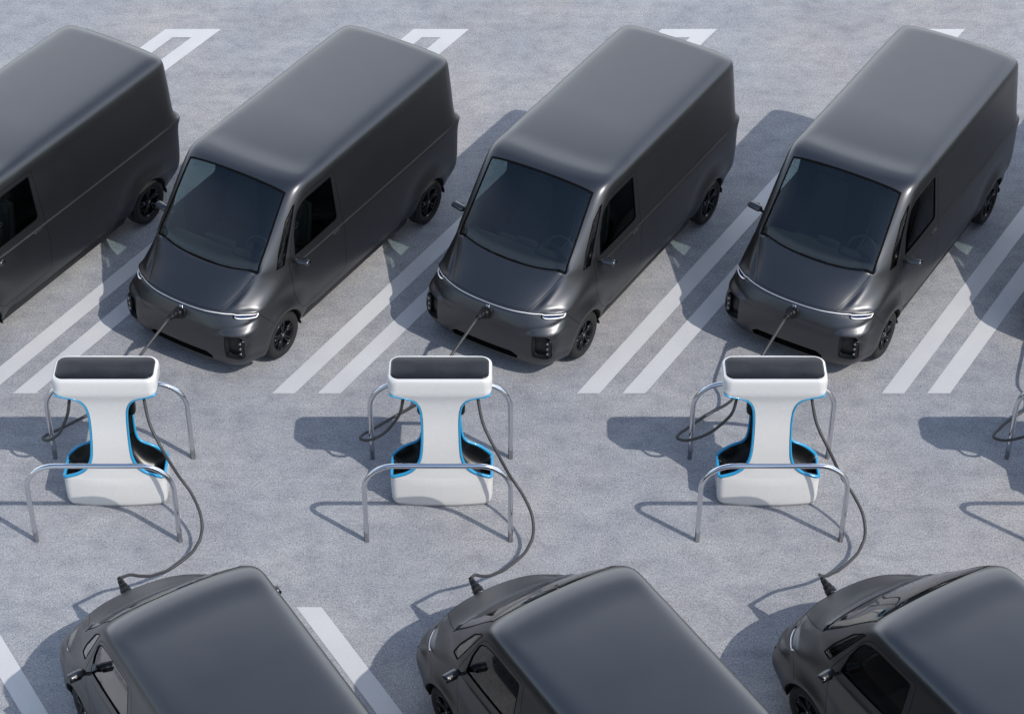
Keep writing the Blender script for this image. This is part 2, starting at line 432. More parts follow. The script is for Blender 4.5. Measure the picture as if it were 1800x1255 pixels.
# outlines in the van's own metres
WS = [(-.592, -.744), (-.592, .744), (.145, .787), (.195, .62), (.227, .47), (.254, .25), (.262, 0), (.254, -.25), (.227, -.47), (.195, -.62), (.145, -.787)]
HOOD = [(.05, .808), (.655, .553), (.690, .43), (.718, .3), (.733, .15), (.738, 0), (.733, -.15), (.718, -.3), (.690, -.43), (.655, -.553), (.05, -.808)]
DOOR = [(-1.38, .60), (-1.35, .535), (-1.29, .505), (-.50, .475), (-.40, .54), (-.33, .65), (-.285, .83), (-.27, 1.27), (-.44, 1.61), (-.56, 1.84), (-.64, 1.945), (-.73, 2.0), (-.87, 2.015), (-1.36, 2.012), (-1.392, 1.99), (-1.41, 1.28), (-1.40, .86)]
WIN = [(-.40, 1.326), (-.46, 1.585), (-.55, 1.79), (-.61, 1.87), (-.70, 1.925), (-.82, 1.95), (-1.30, 1.955), (-1.325, 1.935), (-1.308, 1.37), (-1.265, 1.338)]
QUART = [(-.07, 1.283), (-.205, 1.293), (-.60, 1.972), (-.55, 1.952), (-.40, 1.81), (-.17, 1.48)]
VENT = [(.70, .405), (.885, .395), (.932, .44), (.925, .65), (.865, .735), (.69, .735)]
GRILLE = [(-.41, .400), (-.49, .343), (-.47, .275), (.47, .275), (.49, .343), (.41, .400)]

def make_van():
    root = empty('delivery_van')
    bm = base_bmesh()
    fs = lambda test: [f for f in bm.faces if test(f.calc_center_median(), f.normal)]
    MATS = [M['paint'], M['gap'], M['trim']]
    # --- windscreen
    cand = fs(lambda c, n: c.z > 1.12 and -.75 < c.x < .5 and abs(c.y) < .95 and n.x > .15)
    ws = cut(bm, cand, WS, (0, 1))
    WI = [(x-(.012 if x > .1 else 0), y) for x, y in inset(ccw(WS), .024)]
    inner = cut(bm, ws, WI, (0, 1))
    frame = [f for f in ws if f.is_valid and f not in set(inner)]
    ins = set(inner)
    region = [f for f in bm.faces if f in ins]
    allws = cut(bm, [f for f in bm.faces if f.calc_center_median().z > 1.12 and -.75 < f.calc_center_median().x < .5 and f.normal.x > .15], WS, (0, 1))
    frame = [f for f in allws if f not in ins]
    glass = take(bm, region)
    for v in glass.verts:
        n = base_normal(v.co)
        if n: v.co -= n*.006
    frame = [f for f in frame if f.is_valid]
    for f in frame: f.material_index = 1
    fr = take(bm, frame)
    w = obj('windscreen', glass, M['glass'], root, normals=shell_normals)
    obj('frame', fr, M['gap'], w, normals=shell_normals)
    # --- bonnet, with a gap round it
    cand = fs(lambda c, n: .9 < c.z < 1.36 and .0 < c.x < .85 and abs(c.y) < .85 and n.z > .2)
    hood = cut(bm, cand, HOOD, (0, 1)); hs = set(cut(bm, hood, inset(ccw(HOOD), .0045), (0, 1)))
    gapf = [f for f in bm.faces if f not in hs and f.normal.z > .2 and .9 < f.calc_center_median().z < 1.36 and f.calc_center_median().x > .0]
    gapf = [f for f in cut(bm, gapf, HOOD, (0, 1)) if f not in hs]
    hb = take(bm, [f for f in hs if f.is_valid])
    recess(bm, gapf, .012, 1)
    # --- sides
    doors = []
    for s in (1, -1):
        sd = lambda lo, hi: [f for f in bm.faces if f.calc_center_median().y*s > .55 and lo < f.calc_center_median().z < hi and f.normal.y*s > .12 and -1.7 < f.calc_center_median().x < .2]
        d = cut(bm, sd(.4, 2.05), DOOR, (0, 2)); di = set(cut(bm, d, inset(ccw(DOOR), .0055), (0, 2)))
        gp = [f for f in cut(bm, sd(.4, 2.05), DOOR, (0, 2)) if f not in di]
        db = take(bm, [f for f in di if f.is_valid])
        recess(bm, [f for f in gp if f.is_valid], .012, 1)
        q = cut(bm, sd(1.2, 2.0), QUART, (0, 2)); qi = set(cut(bm, q, inset(ccw(QUART), .012), (0, 2)))
        qo = [f for f in cut(bm, sd(1.2, 2.0), QUART, (0, 2)) if f not in qi]
        qb = take(bm, [f for f in qi if f.is_valid]); qf = take(bm, [f for f in qo if f.is_valid])
        for v in qb.verts:
            n = base_normal(v.co)
            if n: v.co -= n*.006
        qo_ = obj('quarter_window', qb, M['side_glass'], root, normals=shell_normals)
        obj('frame', qf, M['gap'], qo_)
        doors.append((s, db))
    # --- seam across each wing from the lamp to the wheel opening
    for s in (1, -1):
        cand = fs(lambda c, n: c.y*s > .75 and .58 < c.z < .95 and .08 < c.x < .5 and n.y*s > .1)
        recess(bm, cut(bm, cand, ccw([(.355, .893), (.19, .665), (.1865, .668), (.3515, .896)]), (0, 2)), .008, 1)
    # --- corner vents and the lower grille
    for s in (1, -1):
        P = ccw([(y*s, z) for y, z in VENT])
        cand = fs(lambda c, n: c.x > .4 and .3 < c.z < .8 and c.y*s > .5)
        v = cut(bm, cand, round_poly(P, .03), (1, 2))
        recess(bm, v, Vector((-.085, -.01*s, 0)), 2)
        LP = ccw([(y*s, z) for y, z in [(.715, .969), (.80, .960), (.85, .953), (.90, .940), (.938, .922), (.942, .880), (.92, .881), (.74, .915), (.715, .930)]])
        cand = fs(lambda c, n: c.x > .25 and .85 < c.z < 1.02 and c.y*s > .6 and n.x > .05)
        recess(bm, cut(bm, cand, LP, (1, 2)), Vector((-.020, -.014*s, 0)), 1)
    cand = fs(lambda c, n: c.x > .5 and c.z < .5 and abs(c.y) < .6)
    recess(bm, cut(bm, cand, ccw(GRILLE), (1, 2)), Vector((-.07, 0, 0)), 1)
    # --- wheel openings
    for s in (1, -1):
        for ax in AXLES:
            liner = bmesh.new()
            circ = [(ax+ARCH*math.cos(2*math.pi*k/40), AXZ+ARCH*math.sin(2*math.pi*k/40)) for k in range(40)]
            cand = fs(lambda c, n: c.y*s > .5 and c.z < .85 and abs(c.x-ax) < .6)
            bmesh.ops.delete(bm, geom=cut(bm, cand, circ, (0, 2)), context='FACES')
            # painted lip rolled inward, then the black tub
            prev = None
            for k in range(41):
                a = -.16+(math.pi+.32)*k/40; p = (ax+ARCH*math.cos(a), AXZ+ARCH*math.sin(a))
                h = BASE.ray_cast(Vector((p[0], 3*s, max(p[1], .30))), Vector((0, -s, 0)))[0]
                y = (h.y*s if h else 1.0)
                ring = [liner.verts.new((ax+(p[0]-ax)*q, yy*s, AXZ+(p[1]-AXZ)*q)) for q, yy in ((1.0, y-.002), (.985, y-.03), (1.03, y-.06), (1.03, .60), (.2, .60))]
                if prev:
                    for u in range(4): liner.faces.new((prev[u], ring[u], ring[u+1], prev[u+1]))
                prev = ring
            obj('wheel_arch_liner', liner, M['trim'], root)
    # --- dark inside of the cab and hold: a copy of the shell set inside it
    inn = bmesh.new(); vm = {}
    for f in bm.faces:
        c = f.calc_center_median()
        if c.z < .55 or f.material_index: continue
        vs = []
        for v in f.verts:
            if v not in vm:
                n = base_normal(v.co) or v.normal
                vm[v] = inn.verts.new(v.co-n*.03)
            vs.append(vm[v])
        inn.faces.new(vs[::-1])
    body = obj('body', bm, MATS, root, normals=shell_normals)
    obj('cabin_lining', inn, M['lining'], root)
    obj('bonnet', hb, M['paint'], root, normals=shell_normals)
    # --- doors with window, handle and mirror
    for s, db in doors:
        cand = [f for f in db.faces if f.calc_center_median().z > 1.25]
        wi = set(cut(db, cand, WIN, (0, 2)))
        gi = set(cut(db, list(wi), inset(ccw(WIN), .014), (0, 2)))
        ring = [f for f in cut(db, [f for f in db.faces if f.calc_center_median().z > 1.25], WIN, (0, 2)) if f not in gi]
        gb = take(db, [f for f in gi if f.is_valid]); rb = take(db, [f for f in ring if f.is_valid])
        for v in gb.verts:
            n = base_normal(v.co)
            if n: v.co -= n*.010
        door = obj('door', db, [M['paint'], M['gap']], root, normals=shell_normals)
        obj('side_window', gb, M['side_glass'], door, normals=shell_normals)
        obj('window_seal', rb, M['gap'], door)
        hb2 = bmesh.new()
        hp, hn = cast_side(-1.225, 1.192, s)
        add_rbox(hb2, (.15, .030, .028), hp+hn*.006, .008, 2, mi=0)
        obj('handle', hb2, M['trim'], door)
        # mirror: short stalk and a rounded pod standing out from the window's lower front corner
        mb = bmesh.new()
        rp, rn = cast_side(-.375, 1.262, s)
        st = [rp-rn*.01, rp+Vector((.008, .03*s, .012)), rp+Vector((.012, .06*s, .03))]
        add_tube(mb, catmull(st, 4), .02, 10, mi=1)
        pod = catmull([rp+Vector((.018, .035*s, .03)), rp+Vector((.018, .085*s, .045)), rp+Vector((.01, .145*s, .052)), rp+Vector((.0, .205*s, .055)), rp+Vector((-.006, .228*s, .055))], 5)
        n0 = len(mb.verts)
        add_tube(mb, pod, .04, 16, rfun=lambda t: .055*max(.12, (1-abs(2*t-1)**4.0))**.5)
        mb.verts.ensure_lookup_table()
        for v in list(mb.verts)[n0:]:
            v.co.z = rp.z+.05+(v.co.z-rp.z-.05)*.78
        mir = obj('mirror', mb, [M['paint'], M['trim']], root)
        gl = bmesh.new(); mc = rp+Vector((-.043, .165*s, .05))
        add_rbox(gl, (.012, .13, .05), mc, .005, 2)
        obj('mirror_glass', gl, M['gloss_black'], mir)
    # --- sills
    for s in (1, -1):
        sb = bmesh.new()
        prof = [(.90, .25), (.945, .27), (.955, .32), (.955, .40), (.93, .46), (.85, .46), (.85, .25)]
        xs = [(-.40, .90), (-.50, 1), (-1.4, 1), (-2.5, 1), (-2.85, 1), (-2.98, .92)]
        prev = None
        for x, k in xs:
            ring = [sb.verts.new((x, y*s*(k if y > .9 else 1), z+(1-k)*.5*(1 if z < .3 else 0))) for y, z in prof]
            if prev:
                for q in range(len(prof)): sb.faces.new((prev[q], ring[q], ring[(q+1) % len(prof)], prev[(q+1) % len(prof)]))
            else: sb.faces.new(ring)
            prev = ring
        sb.faces.new(prev[::-1]); bmesh.ops.recalc_face_normals(sb, faces=sb.faces[:])
        obj('sill', sb, M['trim'], root, smooth=False)
    # --- floor, bulkhead, dashboard
    fb = bmesh.new()
    add_rbox(fb, (4.55, 1.16, .05), (-1.78, 0, .30), .01, 1)
    add_rbox(fb, (2.2, 1.86, .05), (-1.68, 0, .335), .01, 1)
    obj('floor', fb, M['lining'], root, smooth=False)
    pb = bmesh.new()
    add_rbox(pb, (.04, 1.70, 1.5), (-1.58, 0, 1.12), .01, 1, taper=.92)
    obj('bulkhead', pb, M['lining'], root, smooth=False)
    db_ = bmesh.new()
    add_rbox(db_, (.52, 1.62, .30), (.02, 0, 1.07), .08, 4, rot=Matrix.Rotation(R(14), 3, 'Y'))
    add_rbox(db_, (.14, .42, .13), (-.16, .40, 1.24), .05, 3)
    add_rbox(db_, (.05, .30, .19), (-.22, 0, 1.22), .02, 2, rot=Matrix.Rotation(R(-18), 3, 'Y'))
    obj('dashboard', db_, M['lining'], root)
    sw = bmesh.new()
    ring = []
    tilt = Matrix.Rotation(R(-28), 3, 'Y')
    for k in range(28):
        a = 2*math.pi*k/28; ring.append(Vector((-.36, .40, 1.20))+tilt @ Vector((0, .19*math.cos(a), .19*math.sin(a))))
    add_tube(sw, ring, .016, 8, closed=True)
    for a in (R(200), R(-20), R(-90)):
        add_tube(sw, [Vector((-.34, .40, 1.20)), Vector((-.36, .40, 1.20))+tilt @ Vector((0, .185*math.cos(a), .185*math.sin(a)))], .014, 8)
    add_tube(sw, [Vector((-.35, .40, 1.20)), Vector((-.12, .40, 1.12))], .03, 10)
    obj('steering_wheel', sw, M['seat_trim'], root)
    for y in (.42, -.42):
        st = bmesh.new()
        add_rbox(st, (.52, .50, .17), (-.86, y, .80), .06, 4, rot=Matrix.Rotation(R(-6), 3, 'Y'))
        add_rbox(st, (.15, .48, .66), (-1.16, y, 1.17), .06, 4, rot=Matrix.Rotation(R(-13), 3, 'Y'), taper=.86)
        add_rbox(st, (.10, .27, .19), (-1.27, y, 1.61), .045, 4, rot=Matrix.Rotation(R(-10), 3, 'Y'))
        add_rbox(st, (.34, .40, .40), (-.90, y, .53), .04, 2)
        seat = obj('seat', st, M['seat'], root)
        pp = bmesh.new()
        for sg in (1, -1):
            add_tube(pp, catmull([(-.62, y+.235*sg, .88), (-.98, y+.24*sg, .90), (-1.07, y+.232*sg, 1.05), (-1.17, y+.212*sg, 1.44), (-1.19, y+.14*sg, 1.505), (-1.195, y, 1.515)], 6), .008, 6)
        obj('seat_piping', pp, M['seat_trim'], seat)
    # --- light bar across the nose, ending in a hook round each lamp
    zc = lambda y: float(np.interp(abs(y), [0, .2, .39, .526, .645, .753, .80, .851, .90, .93], [.968, .967, .965, .964, .958, .954, .950, .943, .930, .921]))
    def nose(y, z, off=.002):
        p, n = cast_front(y, z); return p+n*off
    ys = [-.922+1.844*k/80 for k in range(81)]
    bar = [nose(y, zc(y)-.004*min(1, max(0, (abs(y)-.68)/.05)), .002-.012*min(1, max(0, (abs(y)-.68)/.05))) for y in ys]
    lb = bmesh.new()
    add_tube(lb, bar, .0082, 8)
    obj('light_bar', lb, M['lamp_white'], root)
    for s in (1, -1):
        hbm = bmesh.new()
        up = [(y, zc(y)) for y in (.72, .77, .82, .87, .905, .928)]
        lo = [(.735, .934), (.76, .921), (.80, .912), (.85, .905), (.90, .896), (.928, .885)]
        path = [nose(y*s, z, -.009) for y, z in [(.90, zc(.90)), (.925, zc(.925)), (.934, .915), (.934, .895)]+lo[::-1]]
        add_tube(hbm, catmull(path, 5), .009, 8, rfun=lambda t: .0085 if t < .85 else .0085*(1-(t-.85)*5))
        hl = obj('headlamp', hbm, M['lamp_white'], root)
        ln = bmesh.new(); prev = None
        for (y0, z0), (y1, z1) in zip(up, [(.735, .938)]+lo[1:]):
            a = ln.verts.new(nose(y0*s, z0, -.016)); b = ln.verts.new(nose(y1*s, z1, -.016))
            if prev: ln.faces.new((prev[0], a, b, prev[1]))
            prev = (a, b)
        bmesh.ops.recalc_face_normals(ln, faces=ln.faces[:])
        obj('lens', ln, M['lamp_lens'], hl)
        am = bmesh.new()
        add_rbox(am, (.012, .022, .016), nose(.905*s, .918, -.008), .004, 2)
        obj('indicator', am, M['amber'], hl)
    # --- charging inlet on the nose
    cp = bmesh.new(); p, n = cast_front(.05, .858)
    q = n.to_track_quat('Z', 'Y').to_matrix()
    add_rrect(cp, .155, .145, .045, .014, p+n*.002, q)
    port = obj('charging_inlet', cp, M['trim'], root)
    fl = bmesh.new(); p2, n2 = cast_front(.05, .935)
    add_rbox(fl, (.045, .06, .010), p2+n2*.012+Vector((0, 0, -.01)), .005, 2, rot=n2.to_track_quat('Z', 'Y').to_matrix() @ Matrix.Rotation(R(12), 3, 'X'))
    obj('inlet_cap', fl, M['silver'], port)
    # --- fog lamps inside the corner vents
    for s in (1, -1):
        pb = bmesh.new()
        add_rbox(pb, (.10, .075, .27), (.655, .878*s, .545), .03, 3, rot=Matrix.Rotation(R(18*s), 3, 'Z'))
        fog = obj('fog_lamp', pb, M['gloss_black'], root)
        for z in (.635, .555, .475):
            r = bmesh.new(); rp = Vector((.711, .875*s, z))
            add_lathe(r, [(.0, -.002), (.009, -.002), (.010, .003), (.014, .004), (.016, .0), (.016, -.01)], rp, 'x', 16)
            obj('bulb_ring', r, M['hubcap'], fog)
    # --- wheels
    for ax in AXLES:
        for s in (1, -1):
            wh = bmesh.new(); c = (ax, .90*s, AXZ-.003)
            add_lathe(wh, [(.205, .085), (.225, .098), (.262, .105), (.292, .098), (.312, .082), (.322, .05), (.322, -.05), (.312, -.085), (.28, -.10), (.21, -.09)], c, 'y', 56, s)
            for v in wh.verts:
                pass
            tyre = obj('wheel', wh, M['tyre'], root)
            rm = bmesh.new()
            add_lathe(rm, [(.212, .088), (.208, .096), (.198, .092), (.190, .06), (.186, -.05), (.0, -.052)], c, 'y', 48, s)
            for k in range(5):                      # five forked spokes
                for dd in (-.155, .155):
                    a = 2*math.pi*k/5+.3+dd; a2 = 2*math.pi*k/5+.3+dd*.55
                    p0 = Vector((c[0]+.035*math.cos(a2), c[1]+.066*s, c[2]+.035*math.sin(a2)))
                    p1 = Vector((c[0]+.12*math.cos(a), c[1]+.074*s, c[2]+.12*math.sin(a)))
                    p2 = Vector((c[0]+.196*math.cos(a), c[1]+.080*s, c[2]+.196*math.sin(a)))
                    add_tube(rm, [p0, p1, p2], .016, 6)
            add_lathe(rm, [(.0, .082), (.04, .082), (.052, .074), (.055, .05)], c, 'y', 20, s)
            obj('rim', rm, M['rim'], tyre)
            hb3 = bmesh.new()
            add_lathe(hb3, [(.0, .087), (.017, .0865), (.021, .080)], c, 'y', 14, s)
            obj('hub_cap', hb3, M['hubcap'], tyre)
    return root

VAN_FAR_D = 22.808; VAN_NEAR_D = 16.574; VAN_X = .066; VAN_X2 = .134
HEAD_FAR = R(238.203); HEAD_NEAR = R(121.797)
far_labels = {
 -2: 'matte black van cut off by the left edge, only its rear and side showing',
 -1: 'matte black van facing the camera, plugged in behind the leftmost charging post',
 0: 'matte black van facing the camera, plugged in behind the middle charging post',
 1: 'matte black van facing the camera, plugged in behind the right-hand charging post',
 2: 'matte black van almost wholly outside the right edge, beside the farther row'}
near_labels = {
 -1: 'matte black van seen from behind, cabled to the leftmost charging post',
 0: 'matte black van seen from behind, cabled to the middle charging post',
 1: 'matte black van seen from behind, cabled to the right-hand charging post'}
proto = make_van()
first = True
for row, labels, D, hd, grp in (('far', far_labels, VAN_FAR_D, HEAD_FAR, 'black vans parked in the farther row'), ('near', near_labels, VAN_NEAR_D, HEAD_NEAR, 'black vans parked in the nearer row')):
    for k, lab in labels.items():
        v = proto if first else copy_tree(proto); first = False
        v.location = ((VAN_X if row == 'far' else VAN_X2)+PITCH*k, D, 0); v.rotation_euler = (0, 0, hd)
        tag(v, lab, 'van', grp)

# ------------------------------------------------------------------ charging posts
CH_PITCH = 3.827; CH_X = -.8235; CH_D = 19.825
# outline (half width, height, half depth)
OUT = [(0.545,0.0,0.205),(0.57,0.018,0.22),(0.588,0.06,0.226),(0.596,0.16,0.222),(0.6,0.3,0.208),(0.6,0.375,0.198),(0.588,0.408,0.192),(0.55,0.425,0.19),(0.47,0.448,0.19),(0.39,0.482,0.19),(0.32,0.535,0.19),(0.265,0.61,0.192),(0.235,0.7,0.194),(0.221,0.82,0.197),(0.215,0.98,0.197),(0.214,1.14,0.197),(0.219,1.27,0.2),(0.232,1.37,0.205),(0.265,1.455,0.21),(0.325,1.515,0.215),(0.41,1.55,0.22),(0.5,1.572,0.224),(0.56,1.592,0.228),(0.588,1.62,0.232),(0.597,1.66,0.234),(0.6,1.72,0.234),(0.598,1.765,0.232),(0.59,1.795,0.227),(0.57,1.812,0.218),(0.545,1.816,0.203)]
def dense(rows, n=4):
    P = [Vector(r) for r in rows]; return [tuple(p) for p in catmull(P, n)]
def make_charger():
    root = empty('charging_station')
    rows = dense(OUT, 4)
    sm = lambda a, b, x: (lambda t: t*t*(3-2*t))(min(1, max(0, (x-a)/(b-a))))
    drop = lambda z: float(np.interp(z, [.8, 1.0, 1.3, 1.6, 1.82], [0, .01, .03, .035, .045]))
    rows = [(w, z-drop(z), d) for w, z, d in rows]
    # behind, the skin rises higher from the foot to the stem than it does in front
    up = lambda w, z, y, d: (.115*math.sin(math.pi*min(1, max(0, (.60-w)/.385)))*sm(-.3, .9, y/d) if .40 < z < .95 else 0.)
    lean = lambda z: -.06+.165*sm(.40, 1.45, z)+.02*sm(1.5, 1.8, z)
    P = [Vector((w, z)) for w, z, d in rows]
    bm = bmesh.new(); pk = bmesh.new(); prev = None; prevp = None
    i0 = next(i for i, (w, z, d) in enumerate(rows) if z > .412); i1 = max(i for i, (w, z, d) in enumerate(rows) if z < 1.564)
    rim = []
    for i, (w, z, d) in enumerate(rows):
        inp = i0 <= i <= i1
        k = min(1, max(0, min(i-i0+4, i1-i+4)/8)) if i0-4 <= i <= i1+4 else 0
        r = float(np.interp(z, [.36, .41, .46, .55, 1.42, 1.50, 1.56, 1.63], [.09, .06, .04, .014, .014, .03, .06, .11]))
        ring = []
        m = 7
        front = [Vector((w-r, -d, z))]
        arc = [Vector((w-r+r*math.sin(a), -d+r-r*math.cos(a), z)) for a in [math.pi/2*q/m for q in range(1, m+1)]]
        bow = .034*(1-sm(.30, .60, z))+.005*sm(1.42, 1.56, z)
        half = [Vector((x*(w-r), -d-bow*(1-x*x), z)) for x in (0, .2, .4, .6, .8)]+front+arc
        quad = half+[Vector((p.x, -p.y, p.z)) for p in half[::-1]]
        full = quad+[Vector((-p.x, p.y, p.z)) for p in quad[::-1]]
        ring = [bm.verts.new(p+Vector((0, lean(z), up(w, z, p.y, d) if inp else 0))) for p in full]
        H = len(half); n = len(full)
        if prev:
            for q in range(n):
                side = q in (H-1, 3*H-1)
                if side and inp and i > i0: continue
                f = bm.faces.new((prev[q], prev[(q+1) % n], ring[(q+1) % n], ring[q]))
                if z < .055: f.material_index = 1
                if inp and i > i0+1 and i < i1 and (H-m <= q % (2*H) < H-1 or H-1 < q % (2*H) < H+m): f.material_index = 2
        prev = ring
        # black pocket between the two skins on each side
        if inp:
            t = (P[min(i+1, len(P)-1)]-P[i-1]).normalized(); nn = Vector((t.y, -t.x))    # outward
            lines = []
            for s in (1, -1):
                L = []
                for q in range(13):
                    yy = (-1+2*q/12); b = (1-abs(yy)**5)
                    e = min(1, (i-i0)/6, (i1-i)/6); dep = (.125 if z < .75 else .06)*b*max(0, e)
                    L.append(pk.verts.new((s*(w-nn.x*dep), yy*(d-r)+lean(z), z-nn.y*dep+up(w, z, yy*(d-r), d))))
                lines.append(L)
            if prevp:
                for A, B in zip(prevp, lines):
                    for q in range(12): pk.faces.new((A[q], A[q+1], B[q+1], B[q]))
            prevp = lines
            rim.append((w, z, d))
    # top cap
    bm.faces.new(prev)
    bmesh.ops.recalc_face_normals(bm, faces=bm.faces[:]); bmesh.ops.recalc_face_normals(pk, faces=pk.faces[:])
    obj('shell', bm, [M['white'], M['plinth'], M['pocket']], root, normals=area_normals)
    obj('pocket_lining', pk, M['pocket'], root)
    for s in (1, -1):
        rb = bmesh.new()
        loop = [Vector((s*(w+.003), -d+.006+lean(z), z)) for w, z, d in rim]
        top = rim[-1]; bot = rim[0]
        loop += [Vector((s*(top[0]+.003), y*(top[2]-.006)+lean(top[1]), top[1])) for y in (-.8, -.4, 0, .4, .8)]
        loop += [Vector((s*(w+.003), d-.006+lean(z), z+up(w, z, d, d))) for w, z, d in rim[::-1]]
        loop += [Vector((s*(bot[0]+.003), y*(bot[2]-.006), bot[1])) for y in (.8, .4, 0, -.4, -.8)]
        for _ in range(4):
            n_ = len(loop); seg_ = [(loop[(q+1) % n_]-loop[q]).length for q in range(n_)]; tot = sum(seg_); out = []; q = 0; acc = 0.
            for m_ in range(240):
                d_ = tot*m_/240
                while acc+seg_[q] < d_ and q < n_-1: acc += seg_[q]; q += 1
                out.append(loop[q].lerp(loop[(q+1) % n_], (d_-acc)/max(seg_[q], 1e-9)))
            loop = [(out[q-1]+out[q]*2+out[(q+1) % 240])/4 for q in range(240)]
        rad = [float(np.interp(p.z, [.55, .95], [.020, .0125])) for p in loop]
        add_tube(rb, loop, .018, 10, closed=True, rfun=lambda t: rad[min(239, int(round(t*239)))])
        obj('edge_trim', rb, M['blue'], root)
        # connector holster on the side of the stem
        hb = bmesh.new()
        add_rbox(hb, (.13, .15, .27), (s*.215, .15, 1.20), .055, 4)
        obj('holster', hb, M['pocket'], root)
    # black panel on top, slightly domed
    tp = bmesh.new(); rings = []
    for hw, hd, z, r in [(.562, .192, 1.812, .095), (.562, .192, 1.821, .095), (.556, .186, 1.826, .09), (.542, .172, 1.828, .08), (.40, .11, 1.831, .05), (.2, .05, 1.832, .02)]:
        ring = []
        for cx, cy, a0 in ((1, -1, -90), (1, 1, 0), (-1, 1, 90), (-1, -1, 180)):
            for q in range(9):
                a = R(a0+90*q/8); ring.append(tp.verts.new((cx*(hw-r)+r*math.cos(a), cy*(hd-r)+r*math.sin(a)+.125, z-.0445)))
        rings.append(ring)
    for A, B in zip(rings, rings[1:]):
        for q in range(len(A)): tp.faces.new((A[q], A[(q+1) % len(A)], B[(q+1) % len(A)], B[q]))
    tp.faces.new(rings[-1])
    obj('top_panel', tp, M['panel'], root)
    return root
ch_names = {-1: 'leftmost', 0: 'middle', 1: 'right-hand'}
ch_lab = {
 -1: 'white charging post with blue edges and black top, leftmost of the row',
 0: 'white charging post with blue edges and black top, middle one of three seen whole',
 1: 'white charging post with blue edges and black top, the right-hand one seen whole',
 2: 'white charging post past the right edge of the photo, known mostly by its shadow'}
cp = make_charger()
for i, (k, lab) in enumerate(ch_lab.items()):
    o = cp if i == 0 else copy_tree(cp)
    o.location = (CH_X+CH_PITCH*k, CH_D, 0)
    tag(o, lab, 'charging post', 'white charging posts between the two rows of vans')

# ------------------------------------------------------------------ steel hoops
def make_hoop():
    bm = bmesh.new(); hw, h, r = .832, 1.178, .36; pts = [(-hw, 0, 0), (-hw, 0, .3), (-hw, 0, .6), (-hw, 0, h-r-.02)]
    for q in range(0, 13):
        a = math.pi-math.pi/2*q/12; pts.append((-hw+r+r*math.cos(a), 0, h-r+r*math.sin(a)))
    for x in (-.3, -.15, 0, .15, .3): pts.append((x, 0, h))
    for q in range(0, 13):
        a = math.pi/2-math.pi/2*q/12; pts.append((hw-r+r*math.cos(a), 0, h-r+r*math.sin(a)))
    pts += [(hw, 0, h-r-.02), (hw, 0, .6), (hw, 0, .3), (hw, 0, 0)]
    add_tube(bm, pts, .030, 20)
    return obj('barrier_hoop', bm, M['chrome'])
hp = make_hoop(); i = 0
HOOP_D = (18.945, 20.366)
for k in (-1, 0, 1, 2):
    for side, D in zip(('front', 'behind'), HOOP_D):
        o = hp if i == 0 else hp.copy()
        if i: C.objects.link(o)
        i += 1
        o.location = (-.850+CH_PITCH*k, D, 0)
        who = {-1: 'the leftmost charging post', 0: 'the middle charging post', 1: 'the right-hand charging post', 2: 'the post past the right edge'}[k]
        tag(o, ('polished steel hoop standing in front of '+who) if side == 'front' else ('polished steel hoop standing behind '+who), 'barrier', 'steel guard hoops around the charging posts')

# ------------------------------------------------------------------ charging cables with plugs
def plug_parts(root, tip, aim, handle):
    """connector: collar against the inlet, rounded head, angled handle"""
    pm = bmesh.new(); a = aim.normalized(); q = a.to_track_quat('Z', 'Y').to_matrix()
    add_rrect(pm, .115, .11, .04, .07, tip-a*.07, q)
    add_rbox(pm, (.09, .095, .10), tip-a*.085, .03, 4, rot=q)
    mid = tip-a*.10; h = handle.normalized()
    add_tube(pm, [mid, mid+h*.03, mid+h*.06, mid+h*.09], .035, 14, rfun=lambda t: .043-.011*t)
    add_tube(pm, [mid+h*.08, mid+h*.12], .025, 12)
    return obj('plug', pm, M['plug'], root), mid+h*.11
def cable(k, kind, lab):
    root = empty('charging_cable', (CH_X+CH_PITCH*k, CH_D, 0)); org = Vector(root.location)
    cx = CH_X+CH_PITCH*k
    hd = HEAD_FAR if kind == 'far' else HEAD_NEAR
    vo = Vector(((VAN_X if kind == 'far' else VAN_X2)+PITCH*k, VAN_FAR_D if kind == 'far' else VAN_NEAR_D, 0)); rm = Matrix.Rotation(hd, 3, 'Z')
    p, n = cast_front(.05, .858)
    tip = vo+rm @ (p+n*.02)-org; aim = -(rm @ n)
    if kind == 'far':
        pl, end = plug_parts(root, tip, aim, Vector((-.53, -.85, .12)))
        pts = FARC
    else:
        pl, end = plug_parts(root, tip, aim, Vector((-.53, .85, .42)))
        pts = NEARC
    cm = bmesh.new()
    P = [Vector((x-CH_X, y-CH_D, z)) for x, y, z in pts]
    sh = Vector(((PITCH-CH_PITCH)*k, 0, 0))
    n_ = len(P); P = [q+sh*(i/(n_-1)) for i, q in enumerate(P)]+[end]
    add_tube(cm, catmull(P, 8), .0185, 10)
    obj('cord', cm, M['cable'], root)
    tag(root, lab, 'cable', 'charging cables')
FARC = [(-1.242, 19.80, 1.50), (-1.285, 19.76, 1.27), (-1.376, 19.852, 1.020), (-1.489, 20.004, 0.740), (-1.613, 20.150, 0.520), (-1.736, 20.282, 0.360), (-1.822, 20.429, 0.260), (-1.795, 20.584, 0.190), (-1.694, 20.755, 0.120), (-1.553, 20.942, 0.070), (-1.356, 21.093, 0.090), (-1.118, 21.179, 0.200), (-0.942, 21.300, 0.400), (-0.765, 21.399, 0.700)]
